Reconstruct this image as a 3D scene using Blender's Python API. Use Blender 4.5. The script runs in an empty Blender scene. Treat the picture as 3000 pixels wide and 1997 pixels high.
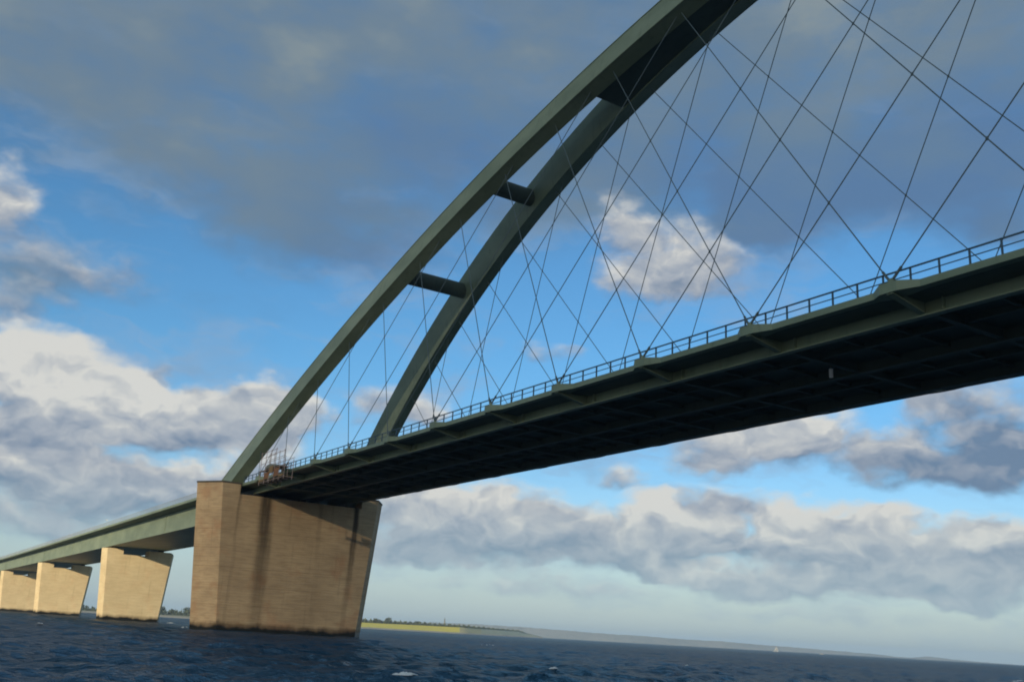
import bpy, math, random
import numpy as np
from mathutils import Vector, Matrix

random.seed(7); np.random.seed(7)
D = bpy.data
scene = bpy.context.scene
col = scene.collection
rad = math.radians

# ------------------------------------------------------------------ camera
CAM = Vector((153.371, -55.318, 1.694))
YAW, PIT, ROL = 2.587934, 0.289943, 0.057121
fd = Vector((math.cos(PIT)*math.cos(YAW), math.cos(PIT)*math.sin(YAW), math.sin(PIT)))
rt = Vector((math.sin(YAW), -math.cos(YAW), 0)); up = rt.cross(fd)
r2 = rt*math.cos(ROL) + up*math.sin(ROL); u2 = up*math.cos(ROL) - rt*math.sin(ROL)
cam_data = D.cameras.new('camera'); cam = D.objects.new('camera', cam_data); col.objects.link(cam)
M = Matrix((r2, u2, -fd)).transposed().to_4x4(); M.translation = CAM
cam.matrix_world = M
cam_data.sensor_width = 36; cam_data.lens = 2884.74/3000*36
cam_data.clip_start = 0.1; cam_data.clip_end = 40000
scene.camera = cam

# ------------------------------------------------------------------ light
SUN = Vector((0.585, -0.81, 0.205)).normalized()      # towards the sun, low behind the camera
sun_el = math.asin(SUN.z); sun_az = math.atan2(SUN.x, SUN.y)
sl = D.lights.new('sun', 'SUN'); sl.energy = 5.0; sl.angle = rad(0.53); sl.color = (1.0, 0.84, 0.60)
so = D.objects.new('sun', sl); col.objects.link(so); so.rotation_mode = 'QUATERNION'
so.rotation_quaternion = SUN.to_track_quat('Z', 'Y'); so.location = (200, -120, 90)

vs = scene.view_settings
vs.view_transform = 'Standard'; vs.look = 'None'; vs.gamma = 1; vs.use_curve_mapping = False; vs.exposure = 0.0
scene.cycles.filter_width = 1.9
scene.cycles.max_bounces = 6; scene.cycles.volume_bounces = 0
scene.cycles.transparent_max_bounces = 12

# small helper for node trees
class T:
    def __init__(s, tree): s.t = tree; s.n = tree.nodes; s.l = tree.links
    def put(s, sock, v):
        if isinstance(v, bpy.types.NodeSocket): s.l.new(v, sock)
        elif v is not None:
            if sock.type in ('VECTOR',) and not hasattr(v, '__len__'): v = (v, v, v)
            if sock.type == 'RGBA' and len(v) == 3: v = (*v, 1)
            sock.default_value = v
    def m(s, op, a, b=None, c=None, clamp=False):
        n = s.n.new('ShaderNodeMath'); n.operation = op; n.use_clamp = clamp
        for i, v in enumerate((a, b, c)):
            if v is not None: s.put(n.inputs[i], v)
        return n.outputs[0]
    def v(s, op, a, b=None, c=None):
        n = s.n.new('ShaderNodeVectorMath'); n.operation = op
        for i, v in enumerate((a, b, c)):
            if v is not None: s.put(n.inputs[i], v)
        return n.outputs['Value'] if op in ('LENGTH', 'DOT_PRODUCT', 'DISTANCE') else n.outputs[0]
    def sep(s, a):
        n = s.n.new('ShaderNodeSeparateXYZ'); s.put(n.inputs[0], a); return n.outputs
    def comb(s, a, b, c):
        n = s.n.new('ShaderNodeCombineXYZ')
        for i, v in enumerate((a, b, c)): s.put(n.inputs[i], v)
        return n.outputs[0]
    def noise(s, vec, scale=1, detail=3, rough=.5, color=False, dist=0, dim='3D'):
        n = s.n.new('ShaderNodeTexNoise'); s.put(n.inputs['Vector'], vec)
        n.noise_dimensions = dim; n.inputs['Scale'].default_value = scale; n.inputs['Detail'].default_value = detail
        n.inputs['Roughness'].default_value = rough; n.inputs['Distortion'].default_value = dist
        return n.outputs['Color'] if color else n.outputs['Fac']
    def mr(s, x, a, b, c=0, d=1, smooth=True):
        n = s.n.new('ShaderNodeMapRange'); n.interpolation_type = 'SMOOTHSTEP' if smooth else 'LINEAR'
        for i, v in enumerate((x, a, b, c, d)): s.put(n.inputs[i], v)
        return n.outputs[0]
    def mix(s, f, a, b, mode='MIX'):
        n = s.n.new('ShaderNodeMix'); n.data_type = 'RGBA'; n.blend_type = mode
        s.put(n.inputs[0], f); s.put(n.inputs[6], a); s.put(n.inputs[7], b); return n.outputs[2]
    def ramp(s, f, stops):
        n = s.n.new('ShaderNodeValToRGB'); s.put(n.inputs[0], f); e = n.color_ramp.elements
        while len(e) < len(stops): e.new(0.5)
        for q, (p, c) in zip(e, stops): q.position = p; q.color = (*c, 1)
        return n.outputs[0]

def lin(r, g, b):
    return tuple((c/255/12.92 if c/255 <= .04045 else ((c/255+.055)/1.055)**2.4) for c in (r, g, b))

# ------------------------------------------------------------------ sky
# cloud banks: azimuth, elevation, half width, half height (degrees), brightness bias, density
CB= [(175.1, 12.51, 3.11, 2.02, 0.45, 1.1), (173.4, 11.29, 4.64, 2.53, 0.35, 1.2), (171.0, 10.23, 4.37, 2.28, 0.2, 1.1), (168.7, 11.13, 2.32, 1.77, 0.2, 1.0), (166.5, 10.56, 2.83, 1.64, 0.0, 1.0), (163.5, 11.15, 3.87, 1.77, 0.0, 0.9), (161.1, 11.16, 2.32, 1.52, 0.0, 0.8), (164.0, 7.71, 3.06, 1.01, 0.1, 0.6), (162.7, 12.34, 1.55, 1.14, 0.15, 0.8), (174.4, 8.62, 4.09, 1.14, -0.35, 0.9), (167.0, 9.31, 4.36, 0.89, -0.3, 0.8), (174.1, 6.74, 4.84, 1.26, -0.05, 0.9), (171.1, 6.52, 4.84, 1.52, -0.3, 0.9), (167.1, 6.46, 4.84, 1.39, -0.25, 0.8), (166.3, 7.25, 2.29, 0.89, 0.15, 0.7), (173.0, 4.5, 5.33, 1.14, -0.35, 0.8), (161.8, 9.13, 2.05, 1.77, 0.05, 0.7), (168.2, 13.35, 1.17, 1.01, -0.2, 0.5), (178.0, 20.42, 2.16, 2.02, 0.0, 0.9), (174.1, 17.47, 5.57, 1.52, -0.4, 0.55), (175.9, 15.26, 3.41, 1.14, -0.4, 0.5), (155.2, 12.45, 2.85, 1.39, 0.0, 0.75), (153.4, 11.84, 1.55, 0.89, 0.1, 0.6), (141.8, 23.73, 2.21, 1.77, 0.0, 0.8), (139.1, 21.75, 3.81, 2.15, -0.05, 0.8), (136.8, 20.99, 3.25, 1.77, -0.1, 0.75), (139.9, 20.26, 2.97, 1.14, -0.1, 0.75), (146.0, 16.07, 1.58, 0.63, -0.1, 0.5), (154.0, 7.07, 3.31, 1.52, 0.1, 1.0), (150.7, 6.79, 3.82, 1.64, 0.15, 1.1), (147.4, 6.73, 3.31, 1.77, 0.05, 1.0), (147.6, 5.5, 5.59, 1.52, -0.4, 1.1), (152.6, 5.09, 4.32, 1.39, -0.3, 0.9), (143.9, 5.94, 3.81, 1.52, -0.1, 1.0), (154.4, 4.12, 2.79, 0.71, 0.1, 0.6), (142.1, 4.81, 5.08, 1.14, -0.4, 0.9), (139.7, 7.09, 1.91, 1.39, 0.6, 1.2), (138.2, 6.3, 2.8, 1.14, 0.4, 1.1), (136.0, 7.46, 3.06, 1.26, -0.1, 0.9), (136.8, 5.28, 4.06, 1.01, -0.3, 1.0), (140.0, 4.38, 1.4, 0.71, 0.5, 0.9), (138.2, 3.91, 2.28, 0.63, 0.1, 0.7), (132.7, 6.47, 1.65, 1.52, 0.4, 1.0), (130.2, 6.89, 3.31, 1.26, 0.2, 1.0), (126.6, 6.83, 2.17, 1.14, 0.25, 1.0), (130.2, 5.49, 5.08, 1.14, -0.25, 1.0), (128.1, 4.18, 6.09, 1.01, -0.15, 1.0), (134.4, 3.72, 4.06, 0.71, 0.1, 0.8), (130.8, 3.29, 6.08, 0.71, -0.2, 0.8), (123.7, 5.41, 4.06, 1.77, -0.1, 1.0), (121.2, 6.1, 2.54, 1.52, 0.1, 0.9), (122.8, 3.68, 4.31, 1.14, -0.3, 1.0), (123.9, 2.89, 2.53, 0.51, 0.2, 0.7), (134.8, 11.36, 4.39, 1.52, 0.05, 0.95), (131.2, 12.34, 3.11, 1.14, 0.2, 0.9), (130.5, 10.66, 3.35, 1.14, -0.15, 0.9), (136.8, 9.86, 2.82, 0.89, -0.1, 0.7), (141.5, 9.03, 1.79, 0.71, -0.05, 0.7), (126.4, 10.87, 2.32, 1.14, -0.1, 0.85), (125.4, 9.58, 3.85, 1.14, -0.6, 0.8), (122.2, 12.37, 3.88, 2.28, -0.45, 0.8), (120.5, 10.06, 3.85, 1.52, -0.65, 0.85), (124.7, 13.16, 1.56, 1.01, 0.1, 0.5), (145.7, 2.83, 8.36, 0.66, -0.05, 0.5), (148.2, 3.77, 5.07, 0.56, 0.0, 0.4), (130.3, 1.84, 10.63, 0.56, 0.0, 0.35)]
HB= [(159.8, 21.26, 8.14, 2.66, 0.9), (166.3, 23.72, 8.29, 2.02, 0.5), (131.3, 25.15, 4.75, 3.04, 0.75), (133.4, 22.86, 3.29, 1.52, 0.4), (122.8, 24.82, 5.57, 2.78, 0.7), (120.3, 22.23, 3.28, 1.26, 0.5), (148.7, 24.25, 4.16, 1.52, 0.4), (176.0, 17.08, 5.82, 1.77, 0.55), (176.1, 15.22, 3.15, 1.26, 0.4)]

world = D.worlds.new('World'); scene.world = world; world.use_nodes = True
wt = world.node_tree; wt.nodes.clear(); k = T(wt)
tc = wt.nodes.new('ShaderNodeTexCoord'); dirv = k.v('NORMALIZE', tc.outputs['Generated'])
A0 = rad(148)
xs = k.v('DOT_PRODUCT', dirv, (math.cos(A0), math.sin(A0), 0))
ys = k.v('DOT_PRODUCT', dirv, (-math.sin(A0), math.cos(A0), 0))
dz = k.sep(dirv)[2]
az = k.m('MULTIPLY_ADD', k.m('ARCTAN2', ys, xs), 180/math.pi, 148)
el = k.m('MULTIPLY', k.m('ARCSINE', dz), 180/math.pi)
p2 = k.comb(az, el, 0)
# small ragged warp of the cloud edges
n1 = k.noise(k.v('MULTIPLY', p2, (.22, .38, 1)), 1, 3, .5, color=True, dim='2D')
n2 = k.noise(k.v('MULTIPLY', p2, (.8, 1.3, 1)), 1, 2, .5, color=True, dim='2D')
warp = k.v('ADD', k.v('MULTIPLY', k.v('SUBTRACT', n1, (.5, .5, .5)), (3.6, 2.2, 0)), k.v('MULTIPLY', k.v('SUBTRACT', n2, (.5, .5, .5)), (.7, .5, 0)))
pw = k.v('ADD', p2, warp)
def gather(L, pos, shade=True):
    # z of the running vector carries the density sum, which keeps the chain in order
    p = k.sep(pos); cur = k.comb(p[0], p[1], 0.0); vac = 0.0
    for b in L:
        q = k.v('MULTIPLY_ADD', cur, (1/b[2], 1/b[3], 0), (-b[0]/b[2], -b[1]/b[3], 0))
        w = k.m('SUBTRACT', 1.25, k.v('LENGTH', q), clamp=True)
        if shade:
            t = k.m('MULTIPLY_ADD', k.v('DOT_PRODUCT', q, (0, 1, 0)), .55*b[-1], b[4]*b[-1])
            vac = k.m('MULTIPLY_ADD', w, t, vac)
        cur = k.v('ADD', cur, k.v('MULTIPLY', (0, 0, b[-1]), w))
    return k.sep(cur)[2], vac
ca, cv = gather(CB, pw)
# the same kind of cumulus goes on all round the horizon, outside the picture as well
gn = k.noise(k.v('MULTIPLY', p2, (.085, .22, 1)), 1, 3, .5, dim='2D')
side = k.mr(k.m('ABSOLUTE', k.m('SUBTRACT', az, 148)), 28, 42)
gband = k.m('MULTIPLY', k.mr(el, 1, 5), k.mr(el, 30, 15))
gl = k.m('MULTIPLY', k.m('MULTIPLY', k.mr(gn, .46, .62, 0, 1.0), side), gband)
ca2 = k.m('ADD', ca, gl)
fine = k.noise(k.v('ADD', k.v('MULTIPLY', p2, (.6, 1.0, 1)), (7, 3, 0)), 1, 3, .5, dim='2D')
cden = k.mr(k.m('ADD', ca2, k.m('MULTIPLY', k.m('MULTIPLY', k.m('SUBTRACT', fine, .5), .75), k.m('MULTIPLY', ca2, 4.0, clamp=True))), .02, .92)
sh = k.m('DIVIDE', k.m('MULTIPLY_ADD', gl, .05, cv), k.m('MAXIMUM', ca2, .15))
puff = k.noise(k.v('ADD', k.v('MULTIPLY', pw, (.42, .62, 1)), (1.7, 9.1, 0)), 1, 3, .5, dim='2D')
puff2 = k.noise(k.v('ADD', k.v('MULTIPLY', pw, (.42, .62, 1)), (1.7, 9.1+.38, 0)), 1, 3, .5, dim='2D')
relief = k.m('MULTIPLY', k.m('SUBTRACT', puff, puff2), 1.15)
sh2 = k.m('ADD', k.m('ADD', k.m('MULTIPLY_ADD', sh, .85, .63), relief), k.m('MULTIPLY', k.m('SUBTRACT', fine, .5), .32), clamp=True)
ccol = k.ramp(sh2, [(0.0, lin(110, 132, 158)), (.22, lin(138, 151, 169)), (.48, lin(164, 172, 183)), (.76, lin(191, 194, 196)), (1.0, lin(218, 217, 211))])
# high grey sheet
ha, _ = gather(HB, pw, False)
hn = k.noise(k.v('MULTIPLY', p2, (.06, .10, 1)), 1, 2, .5, dim='2D')
hn2 = k.noise(k.v('ADD', k.v('MULTIPLY', p2, (.13, .27, 1)), (3, 5, 0)), 1, 4, .6, dim='2D')
hd = k.m('ADD', k.m('ADD', k.mr(el, 19.5, 27.5), ha), k.m('MULTIPLY', k.m('SUBTRACT', hn2, .5), 1.05))
hden = k.m('MULTIPLY', k.mr(hd, .0, 1.15), .92)
hb = k.m('ADD', k.m('ADD', k.mr(el, 21, 36, 0, .55, False), k.m('MULTIPLY', k.m('SUBTRACT', hn, .45), 1.8)),
         k.m('ADD', k.mr(az, 158, 178, 0, .45), k.m('MULTIPLY', k.m('SUBTRACT', hn2, .5), .75)))
hcol = k.ramp(hb, [(0.0, lin(92, 123, 160)), (.35, lin(102, 128, 154)), (.7, lin(114, 133, 148)), (1.0, lin(136, 148, 151))])
# clear sky
SKY = .10
sky = wt.nodes.new('ShaderNodeTexSky'); sky.sky_type = 'NISHITA'; sky.sun_disc = False
sky.sun_elevation = sun_el; sky.sun_rotation = sun_az; sky.altitude = 0; sky.air_density = 1.0; sky.dust_density = .35; sky.ozone_density = 1.6
tint = k.mix(k.mr(el, 0, 16), (.95, 1.0, 1.22), (.60, 1.08, 1.42))
clear = k.v('MULTIPLY', k.v('MULTIPLY', sky.outputs[0], tint), (SKY*1.16,)*3)
# thin milky air near the horizon hides the foot of the clouds
low = k.mr(el, 7.5, 0.2, 0, .85, False)
veil = k.noise(k.v('ADD', k.v('MULTIPLY', pw, (.10, .33, 1)), (11, 2, 0)), 1, 4, .6, dim='2D')
clear = k.mix(k.m('MULTIPLY', k.mr(veil, .47, .75), .5), clear, lin(150, 172, 198))
c1 = k.mix(hden, clear, hcol)
c2 = k.mix(k.m('MULTIPLY', cden, .96), c1, ccol)
c3 = k.mix(low, c2, lin(174, 199, 208))
bg = wt.nodes.new('ShaderNodeBackground'); k.put(bg.inputs[0], c3); bg.inputs[1].default_value = 1.0
wo = wt.nodes.new('ShaderNodeOutputWorld'); wt.links.new(bg.outputs[0], wo.inputs[0])
try: world.cycles.sampling_method = 'MANUAL'; world.cycles.sample_map_resolution = 512
except Exception: pass

# ------------------------------------------------------------------ materials
def new_mat(name):
    m = D.materials.new(name); m.use_nodes = True; m.node_tree.nodes.clear(); t = T(m.node_tree)
    b = t.n.new('ShaderNodeBsdfPrincipled'); o = t.n.new('ShaderNodeOutputMaterial'); t.l.new(b.outputs[0], o.inputs[0])
    return m, t, b, o
def pos(t): return t.n.new('ShaderNodeNewGeometry').outputs['Position']
def objc(t): return t.n.new('ShaderNodeTexCoord').outputs['Object']
def bump(t, b, h, dist, strength=1.0):
    n = t.n.new('ShaderNodeBump'); t.put(n.inputs['Height'], h); n.inputs['Distance'].default_value = dist; n.inputs['Strength'].default_value = strength
    t.l.new(n.outputs[0], b.inputs['Normal'])

def steel(name, c1, c2, rough=.5, streak=.35, spec=.35):
    m, t, b, o = new_mat(name); p = pos(t)
    big = t.noise(t.v('MULTIPLY', p, (.12, .3, .3)), 1, 3, .55)
    run = t.noise(t.v('MULTIPLY', p, (1.6, 1.6, .18)), 1, 3, .6)
    c = t.mix(t.mr(big, .3, .7), c1, c2)
    c = t.mix(t.m('MULTIPLY', t.mr(run, .52, .78), streak), c, tuple(x*.45 for x in c1))
    rust = t.noise(t.v('MULTIPLY', p, (.9, .9, .5)), 1, 4, .65)
    c = t.mix(t.m('MULTIPLY', t.mr(rust, .66, .78), .35), c, (.13, .07, .035))
    t.put(b.inputs['Base Color'], c); b.inputs['Roughness'].default_value = rough
    b.inputs['Specular IOR Level'].default_value = spec
    bump(t, b, t.noise(p, .8, 3, .5), .02, .5)
    return m
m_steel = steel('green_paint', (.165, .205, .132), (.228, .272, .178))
m_steel_dark = steel('green_paint_shaded', (.07, .092, .07), (.10, .122, .092), .6)  # darker copy of the green paint, shade of undersides and far side put in
m_rail = steel('railing_paint', (.05, .09, .13), (.07, .12, .16), .5, .1)
m_rail2 = steel('galvanised_rail', (.30, .33, .32), (.38, .40, .39), .5, .1)
m_cable = steel('cable_paint', (.08, .11, .12), (.11, .14, .14), .55, .1)
m_asphalt, t, b, o = new_mat('asphalt'); t.put(b.inputs['Base Color'], t.mix(t.noise(pos(t), 3, 4), (.04, .04, .042), (.065, .063, .06))); b.inputs['Roughness'].default_value = .9

def concrete(name, c1, c2, streaks, dark=.5, blotch=.3, board=.4):
    m, t, b, o = new_mat(name); p = objc(t); x, y, z = t.sep(p)
    big = t.noise(t.v('MULTIPLY', p, (.16, .16, .22)), 1, 4, .6)
    c = t.mix(t.mr(big, .3, .72), c1, c2)
    wig = t.noise(t.v('MULTIPLY', p, (.25, .25, .12)), 1, 3, .6)
    # board marks of the shuttering, one board every 0.34 m
    zb = t.m('ADD', z, t.m('MULTIPLY', wig, .05))
    fr = t.m('FRACT', t.m('MULTIPLY', zb, 1/.34))
    line = t.m('SUBTRACT', 1, t.mr(t.m('ABSOLUTE', t.m('SUBTRACT', fr, .5)), .36, .49, 1, 0))
    line = t.m('SUBTRACT', 1, line)
    bid = t.n.new('ShaderNodeTexWhiteNoise'); bid.noise_dimensions = '1D'; t.put(bid.inputs['W'], t.m('FLOOR', t.m('MULTIPLY', zb, 1/.34)))
    seg = t.noise(t.comb(t.m('MULTIPLY', t.m('ADD', x, y), .35), 0, t.m('MULTIPLY', z, 2.9)), 1, 3, .6)
    c = t.mix(t.m('MULTIPLY', t.mr(seg, .42, .68), board), c, tuple(v*.62 for v in c1))
    c = t.mix(t.m('MULTIPLY', t.m('SUBTRACT', 1, line), .16), c, tuple(v*.45 for v in c1))
    c = t.mix(t.m('MULTIPLY', bid.outputs['Value'], .12), c, tuple(v*.6 for v in c2))
    # reddish bloom
    red = t.noise(t.v('MULTIPLY', p, (.2, .2, .17)), 1.7, 3, .6)
    c = t.mix(t.m('MULTIPLY', t.mr(red, .5, .72), blotch), c, (c1[0]*.95, c1[1]*.62, c1[2]*.5))
    # rain streaks everywhere, thin
    run = t.noise(t.v('MULTIPLY', p, (2.2, 2.2, .10)), 1, 3, .65)
    c = t.mix(t.m('MULTIPLY', t.mr(run, .55, .8), .30), c, tuple(v*.35 for v in c1))
    # water running from the bearings
    for (y0, z0, y1, z1, w0, amt) in streaks:
        sl = (y1-y0)/(z1-z0)
        yc = t.m('MULTIPLY_ADD', t.m('SUBTRACT', z, z0), sl, y0)
        yy = t.m('ADD', t.m('SUBTRACT', y, yc), t.m('MULTIPLY', t.m('SUBTRACT', wig, .5), 1.2))
        s = t.mr(t.m('ABSOLUTE', yy), w0*.25, w0, 1, 0)
        s = t.m('MULTIPLY', s, t.mr(z, z1-3, z0+.5, .25, 1.0))
        s = t.m('MULTIPLY', s, t.mr(run, .25, .6, .7, 1))
        c = t.mix(t.m('MULTIPLY', s, amt), c, (.022, .016, .009))
    # weed and wet band above the water
    ed = t.noise(t.v('MULTIPLY', p, (.5, .5, .3)), 1, 4, .6)
    zz = t.m('ADD', z, t.m('MULTIPLY', t.m('SUBTRACT', ed, .5), -1.5))
    c = t.mix(t.m('MULTIPLY', t.mr(zz, 1.5, .7, 0, 1), dark), c, (.06, .035, .015))
    c = t.mix(t.mr(zz, .85, .45, 0, 1), c, (.012, .011, .007))
    t.put(b.inputs['Base Color'], c); t.put(b.inputs['Roughness'], t.mr(zz, .6, 1.2, .35, .9)); b.inputs['Specular IOR Level'].default_value = .3
    h = t.m('ADD', t.m('MULTIPLY', line, .6), t.m('MULTIPLY', t.noise(p, 3, 4, .6), .8))
    bump(t, b, h, .03, .7)
    return m
m_conc = concrete('concrete', (.58, .46, .265), (.70, .57, .34), [], .5, .15, .2)
m_conc_main = concrete('concrete_weathered', (.405, .283, .162), (.54, .385, .22),
                       [(-5.75, 20, -5.3, 1, 1.55, .85), (9.35, 20.2, 8.9, 6, .7, .95), (-9.95, 20.5, -9.9, 14, .35, .5), (3.0, 20, 3.3, 12, .6, .25)], .75, .42)
m_cap, t, b, o = new_mat('dark_coping'); t.put(b.inputs['Base Color'], t.mix(t.noise(pos(t), 2, 4), (.05, .045, .035), (.10, .085, .06))); b.inputs['Roughness'].default_value = .85
m_dark, t, b, o = new_mat('black_rubber'); t.put(b.inputs['Base Color'], t.mix(t.noise(pos(t), 4, 2), (.02, .02, .02), (.035, .033, .03)))
def flat(name, c1, c2, sc=3, rough=.8):
    m, t, b, o = new_mat(name); t.put(b.inputs['Base Color'], t.mix(t.noise(pos(t), sc, 4, .6), c1, c2)); b.inputs['Roughness'].default_value = rough
    return m
m_white = flat('white_paint', (.72, .72, .70), (.82, .82, .80), 5, .5)
m_sail = flat('sailcloth', (.24, .26, .27), (.30, .32, .33), 1)
m_plank = flat('weathered_plank', (.16, .09, .035), (.30, .18, .07), 2.5)
m_net = flat('orange_net', (.30, .125, .045), (.17, .075, .03), 2)
m_tube = flat('rusty_tube', (.30, .20, .17), (.42, .32, .28), 3, .6)
m_tarp = flat('grey_tarp', (.14, .14, .12), (.22, .21, .17), 1.5)

# ------------------------------------------------------------------ mesh helpers
def mesh(name, V, F, mat=None, smooth=False):
    me = D.meshes.new(name); me.from_pydata([tuple(v) for v in V], [], F); me.validate(); me.update()
    if mat: me.materials.append(mat)
    if smooth: me.polygons.foreach_set('use_smooth', [True]*len(me.polygons))
    return me
def link(name, me, parent=None, loc=(0, 0, 0), kind=None):
    o = D.objects.new(name, me); col.objects.link(o); o.location = loc
    if parent is not None: o.parent = parent
    if kind: o['kind'] = kind
    return o
def thing(name, label, cat, loc=(0, 0, 0), rotz=0, group=None):
    o = D.objects.new(name, None); col.objects.link(o); o.location = loc; o.rotation_euler = (0, 0, rotz)
    o.empty_display_size = .5; o['label'] = label; o['category'] = cat
    if group: o['group'] = group
    return o
class B:
    def __init__(s): s.V = []; s.F = []
    def add(s, V, F):
        k = len(s.V); s.V += [tuple(v) for v in V]; s.F += [tuple(i+k for i in f) for f in F]; return s
    def box(s, x0, y0, z0, x1, y1, z1):
        V = [(x0,y0,z0),(x1,y0,z0),(x1,y1,z0),(x0,y1,z0),(x0,y0,z1),(x1,y0,z1),(x1,y1,z1),(x0,y1,z1)]
        return s.add(V, [(0,3,2,1),(4,5,6,7),(0,1,5,4),(1,2,6,5),(2,3,7,6),(3,0,4,7)])
    def bar(s, a, b, w, h=None, n=4, ref=(0, 0, 1)):
        h = h or w; a = Vector(a); b = Vector(b); d = (b-a).normalized(); ref = Vector(ref)
        if abs(d.dot(ref)) > .98: ref = Vector((1, 0, 0))
        u = d.cross(ref).normalized(); v = u.cross(d)
        ring = []
        for i in range(n):
            an = 2*math.pi*(i+.5)/n; k = 1/math.cos(math.pi/n)
            ring.append(u*(math.cos(an)*w/2*k) + v*(math.sin(an)*h/2*k))
        V = [a+r for r in ring] + [b+r for r in ring]
        F = [(i, (i+1) % n, n+(i+1) % n, n+i) for i in range(n)] + [tuple(range(n-1, -1, -1)), tuple(range(n, 2*n))]
        return s.add(V, F)
    def prism(s, poly, axis, a, b):
        # poly in the two remaining axes, extruded along axis
        def P(u, v, w): return (w, u, v) if axis == 0 else ((u, w, v) if axis == 1 else (u, v, w))
        n = len(poly); V = [P(u, v, a) for u, v in poly] + [P(u, v, b) for u, v in poly]
        return s.add(V, [(i, (i+1) % n, n+(i+1) % n, n+i) for i in range(n)] + [tuple(range(n-1, -1, -1)), tuple(range(n, 2*n))])
    def me(s, name, mat, smooth=False): 
        m = mesh(name, s.V, s.F, mat, smooth)
        import bmesh
        bm = bmesh.new(); bm.from_mesh(m); bmesh.ops.recalc_face_normals(bm, faces=bm.faces); bm.to_mesh(m); bm.free()
        return m

# ------------------------------------------------------------------ water
rng = np.random.RandomState(3)
WIND = rad(205)
waves = []
for i in range(90):
    lam = .45*math.exp(rng.rand()*math.log(20)); th = WIND + rng.normal(0, .55)
    amp = .0096*lam**.55*rng.uniform(.5, 1.3)/1.15
    waves.append((2*math.pi/lam*math.cos(th), 2*math.pi/lam*math.sin(th), amp, rng.uniform(0, 6.28), lam))
def wave_z(x, y, dr=0.0):
    z = np.zeros_like(x)
    for kx, ky, a, ph, lam in waves:
        s = np.sin(kx*x + ky*y + ph); s = 1 - np.sqrt(np.abs(s*.5+.5))*1.0 if False else s
        s = s + .28*(2*s*s-1)                      # sharper crests
        z += a*s*np.clip((lam/np.maximum(dr, 1e-3) - 1.9)/2.2, 0, 1)
    return z
rs = [1.5, 3, 5, 8, 11]
r = 13.0
while r < 520: rs.append(r); r += max(.17, .18*(r/25)**.92)
while r < 7000: rs.append(r); r *= 1.06
rs.append(7000.0); rs = np.array(rs)
fine_a = np.radians(np.linspace(108, 196, 560)); coarse = np.radians(np.linspace(196, 468, 136))[1:-1]
an = np.concatenate([fine_a, coarse]); na = len(an); nr = len(rs)
dr = np.gradient(rs)[:, None]*np.ones((1, na)); da = np.concatenate([np.full(560, rad(.157)), np.full(len(coarse), rad(2))])
dd = np.maximum(dr, rs[:, None]*da[None, :])
X = CAM.x + rs[:, None]*np.cos(an)[None, :]; Y = CAM.y + rs[:, None]*np.sin(an)[None, :]
Z = wave_z(X, Y, dd)
V = np.stack([X, Y, Z], -1).reshape(-1, 3)
V = np.vstack([V, [[CAM.x, CAM.y, 0]]]); cidx = nr*na
i, j = np.meshgrid(np.arange(nr-1), np.arange(na), indexing='ij'); jn = (j+1) % na
quads = np.stack([i*na+j, (i+1)*na+j, (i+1)*na+jn, i*na+jn], -1).reshape(-1, 4)
tris = np.array([[cidx, jj, (jj+1) % na] for jj in range(na)])
me = D.meshes.new('water'); me.vertices.add(len(V)); me.vertices.foreach_set('co', V.ravel())
nl = quads.size + tris.size; me.loops.add(nl); me.loops.foreach_set('vertex_index', np.concatenate([quads.ravel(), tris.ravel()]))
ls = np.concatenate([np.arange(len(quads))*4, quads.size + np.arange(len(tris))*3]); lt = np.concatenate([np.full(len(quads), 4), np.full(len(tris), 3)])
me.polygons.add(len(ls)); me.polygons.foreach_set('loop_start', ls); me.polygons.foreach_set('loop_total', lt)
me.polygons.foreach_set('use_smooth', np.ones(len(ls), bool)); me.update(calc_edges=True)
m_water, t, b, o = new_mat('sea_water'); p = pos(t)
big = t.noise(t.v('MULTIPLY', p, (.02, .035, 0)), 1, 3, .55)
bigc = t.mix(t.mr(big, .35, .65), (.005, .033, .058), (.006, .058, .114))
t.n.remove(b); b = t.n.new('ShaderNodeBsdfDiffuse'); t.put(b.inputs['Color'], bigc)
gls = t.n.new('ShaderNodeBsdfGlossy'); gls.inputs['Roughness'].default_value = .10
fr_ = t.n.new('ShaderNodeFresnel'); fr_.inputs['IOR'].default_value = 1.333
# unresolved steep wavelets mask one another, so the far sea never turns into a mirror
fcap = t.m('MINIMUM', t.m('MULTIPLY', fr_.outputs[0], 1.1), .27)
mxw = t.n.new('ShaderNodeMixShader'); t.put(mxw.inputs[0], fcap); t.l.new(b.outputs[0], mxw.inputs[1]); t.l.new(gls.outputs[0], mxw.inputs[2]); t.l.new(mxw.outputs[0], o.inputs[0])
ca_, sa_ = math.cos(WIND), math.sin(WIND)
rx = t.v('DOT_PRODUCT', p, (ca_, sa_, 0)); ry = t.v('DOT_PRODUCT', p, (-sa_, ca_, 0))
def wn(sx, sy, det=3, ro=.55, off=0.0): return t.noise(t.comb(t.m('MULTIPLY', rx, sx), t.m('MULTIPLY', ry, sy), off), 1, det, ro)
h = t.m('ADD', t.m('MULTIPLY', wn(2.8, 1.3, 4, .65), .24), t.m('ADD', t.m('MULTIPLY', wn(.6, .24, 3, .6, 4.0), .62), t.m('MULTIPLY', wn(.10, .045, 2, .5, 9.0), 1.6)))
bn = t.n.new('ShaderNodeBump'); t.put(bn.inputs['Height'], h); bn.inputs['Distance'].default_value = 1.0
for q in (b.inputs['Normal'], gls.inputs['Normal'], fr_.inputs['Normal']): t.l.new(bn.outputs[0], q)
me.materials.append(m_water)
water = link('water', me, kind='structure')

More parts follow.
